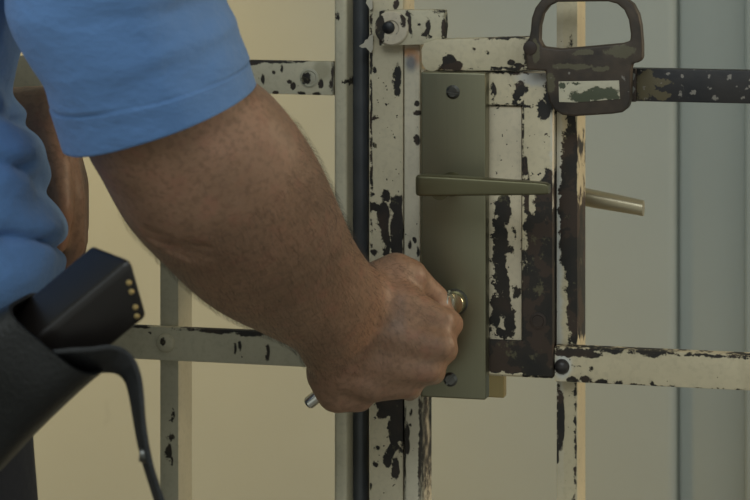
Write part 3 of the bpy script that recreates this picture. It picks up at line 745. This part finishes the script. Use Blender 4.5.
# strap: ribbon arching out of the pouch and hanging down
path = [(52, 352), (72, 350), (92, 349), (110, 347), (124, 351), (134, 362), (139.5, 378), (142, 398), (143.5, 420), (147, 445), (152, 468), (159, 490), (166, 512)]
wid = [(-2, 20)]*2+[(-5, 23), (-10, 24), (-14, 20), (-14, 12), (-12, 5), (-10, 3), (-8, 1.5), (-7, 0.5), (-6, 0), (-6, 0), (-6, 0)]
sb = bmesh.new(); n = (len(path)-1)*6; rr = []
pv = [Vector((*p, 0)) for p in path]; wv = [Vector((*w, 0)) for w in wid]
for i in range(n+1):
    t = i/6; a = cr(pv, t); w = cr(wv, t)
    tg = (cr(pv, min(t+0.05, len(path)-1.0001))-cr(pv, max(t-0.05, 0))).normalized(); nr = Vector((tg.y, -tg.x, 0))*2.6
    yn = -0.4995
    q = [P(a.x+nr.x, a.y+nr.y, yn), P(a.x-nr.x, a.y-nr.y, yn)]
    r_ = [P(a.x+w.x-nr.x, a.y+w.y-nr.y, yn+0.024), P(a.x+w.x+nr.x, a.y+w.y+nr.y, yn+0.024)]
    rr.append([sb.verts.new(x) for x in q+r_])
for A, B in zip(rr, rr[1:]):
    for k in range(4): sb.faces.new((A[k], A[(k+1) % 4], B[(k+1) % 4], B[k]))
sb.faces.new(rr[0]); sb.faces.new(rr[-1])
bmesh.ops.recalc_face_normals(sb, faces=sb.faces); bevel(sb, 0.0006, 2, 50)
strap = obj('strap', sb, STRAP, hol, angle=50)
c = P(147.5, 455, -0.490)
bm = cyl(c+V(0.0005, 0, 0), c+V(-0.0042, -0.001, 0.0006), 0.0045, 0.0045, 20, 0.0008)
obj('snap', bm, DARKSTEEL, strap, label='silver snap stud on the strap')

# boxy black device in the holster
A1 = P(132, 258.5, -0.492); A2 = P(148.5, 318, -0.482); A0 = P(92, 243, -0.462)
e1 = P(132-100, 258.5+83, -0.490)-A1
A3 = A0+(A2-A1)
bm = bmesh.new()
v = [bm.verts.new(p) for p in (A0, A1, A2, A3)]; w = [bm.verts.new(p+e1) for p in (A0, A1, A2, A3)]
bm.faces.new(v); bm.faces.new(w[::-1])
for i in range(4): bm.faces.new((v[i], w[i], w[(i+1) % 4], v[(i+1) % 4]))
bmesh.ops.recalc_face_normals(bm, faces=bm.faces); bevel(bm, 0.0045, 4, 30)
DL = (A0+A2)/2
dev = empty('holstered_grip', DL, 'black boxy grip with four brass dots sticking out of the leather holster', 'device grip')
casing = obj('casing', bm, PLASTIC, dev, angle=50)
nb = (A2-A1).cross(e1).normalized()
if nb.y > 0: nb = -nb
def on_face(px, py):
    o0 = CAM; d = (FW*FPX+RT*(px-375.0)-UP*(py-HOR)).normalized()
    return o0+d*((A1-o0).dot(nb)/d.dot(nb))
for a in ((129, 282.5), (131.5, 291.5), (135.5, 307), (137, 316)):
    c = on_face(*a)
    bm = cyl(c+nb*-0.001, c+nb*0.0009, 0.0019, 0.0016, 16, 0.0003)
    obj('brass_stud', bm, BRASSDOT, casing, label='small brass dot')

# ------------------------------------------------------------------ camera
cam = bpy.data.cameras.new('camera'); co = bpy.data.objects.new('camera', cam); COL.objects.link(co)
cam.sensor_width = 36.0; cam.lens = FPX*36.0/750.0; cam.shift_y = (HOR-250.0)/750.0
co.matrix_world = Matrix((( RT.x, 0, -FW.x, CAM.x), (RT.y, 0, -FW.y, CAM.y), (0, 1, 0, CAM.z), (0, 0, 0, 1)))
cam.clip_start = 0.05
cam.dof.use_dof = True; cam.dof.focus_distance = 1.93; cam.dof.aperture_fstop = 14
S.camera = co

# ------------------------------------------------------------------ light
wd = bpy.data.worlds.new('room_ambience'); S.world = wd; wd.use_nodes = True
bg = wd.node_tree.nodes['Background']; bg.inputs[0].default_value = (0.95, 1.0, 0.92, 1); bg.inputs[1].default_value = 0.46
def area(name, loc, target, sx, sy, power, col):
    l = bpy.data.lights.new(name, 'AREA'); l.shape = 'RECTANGLE'; l.size = sx; l.size_y = sy; l.energy = power; l.color = col
    o = bpy.data.objects.new(name, l); COL.objects.link(o); o.location = loc
    o.rotation_euler = (Vector(target)-Vector(loc)).to_track_quat('-Z', 'Y').to_euler(); return o
sl_ = bpy.data.lights.new('wall_spot', 'SPOT'); sl_.energy = 112; sl_.color = (1.0, 0.60, 0.12); sl_.spot_size = math.radians(48); sl_.spot_blend = 0.9; sl_.shadow_soft_size = 0.12
so_ = bpy.data.objects.new('wall_spot', sl_); COL.objects.link(so_); so_.location = (-1.3, -0.05, 2.4)
so_.rotation_euler = (V(-0.72, 0.85, 0.95)-so_.location).to_track_quat('-Z', 'Y').to_euler()
area('lamp_right', (1.9, 0.62, 1.7), (0.0, 0.0, 1.1), 0.25, 0.5, 15, (1.0, 0.78, 0.52))
area('fill_left', (-1.3, -2.0, 2.3), (-0.2, -0.4, 1.2), 0.9, 0.9, 8, (0.88, 0.96, 1.0))  # added soft fill from back left to lift the torso; no window there
area('fill_front', (0.25, -1.9, 2.55), (-0.05, -0.2, 1.15), 1.2, 0.9, 16, (0.86, 0.95, 1.0))  # added cool fill above the camera for gate fronts and arm; no window

vs = S.view_settings; vs.view_transform = 'Standard'; vs.look = 'None'; vs.gamma = 1; vs.use_curve_mapping = False; vs.exposure = 0.0
S.cycles.use_denoising = True
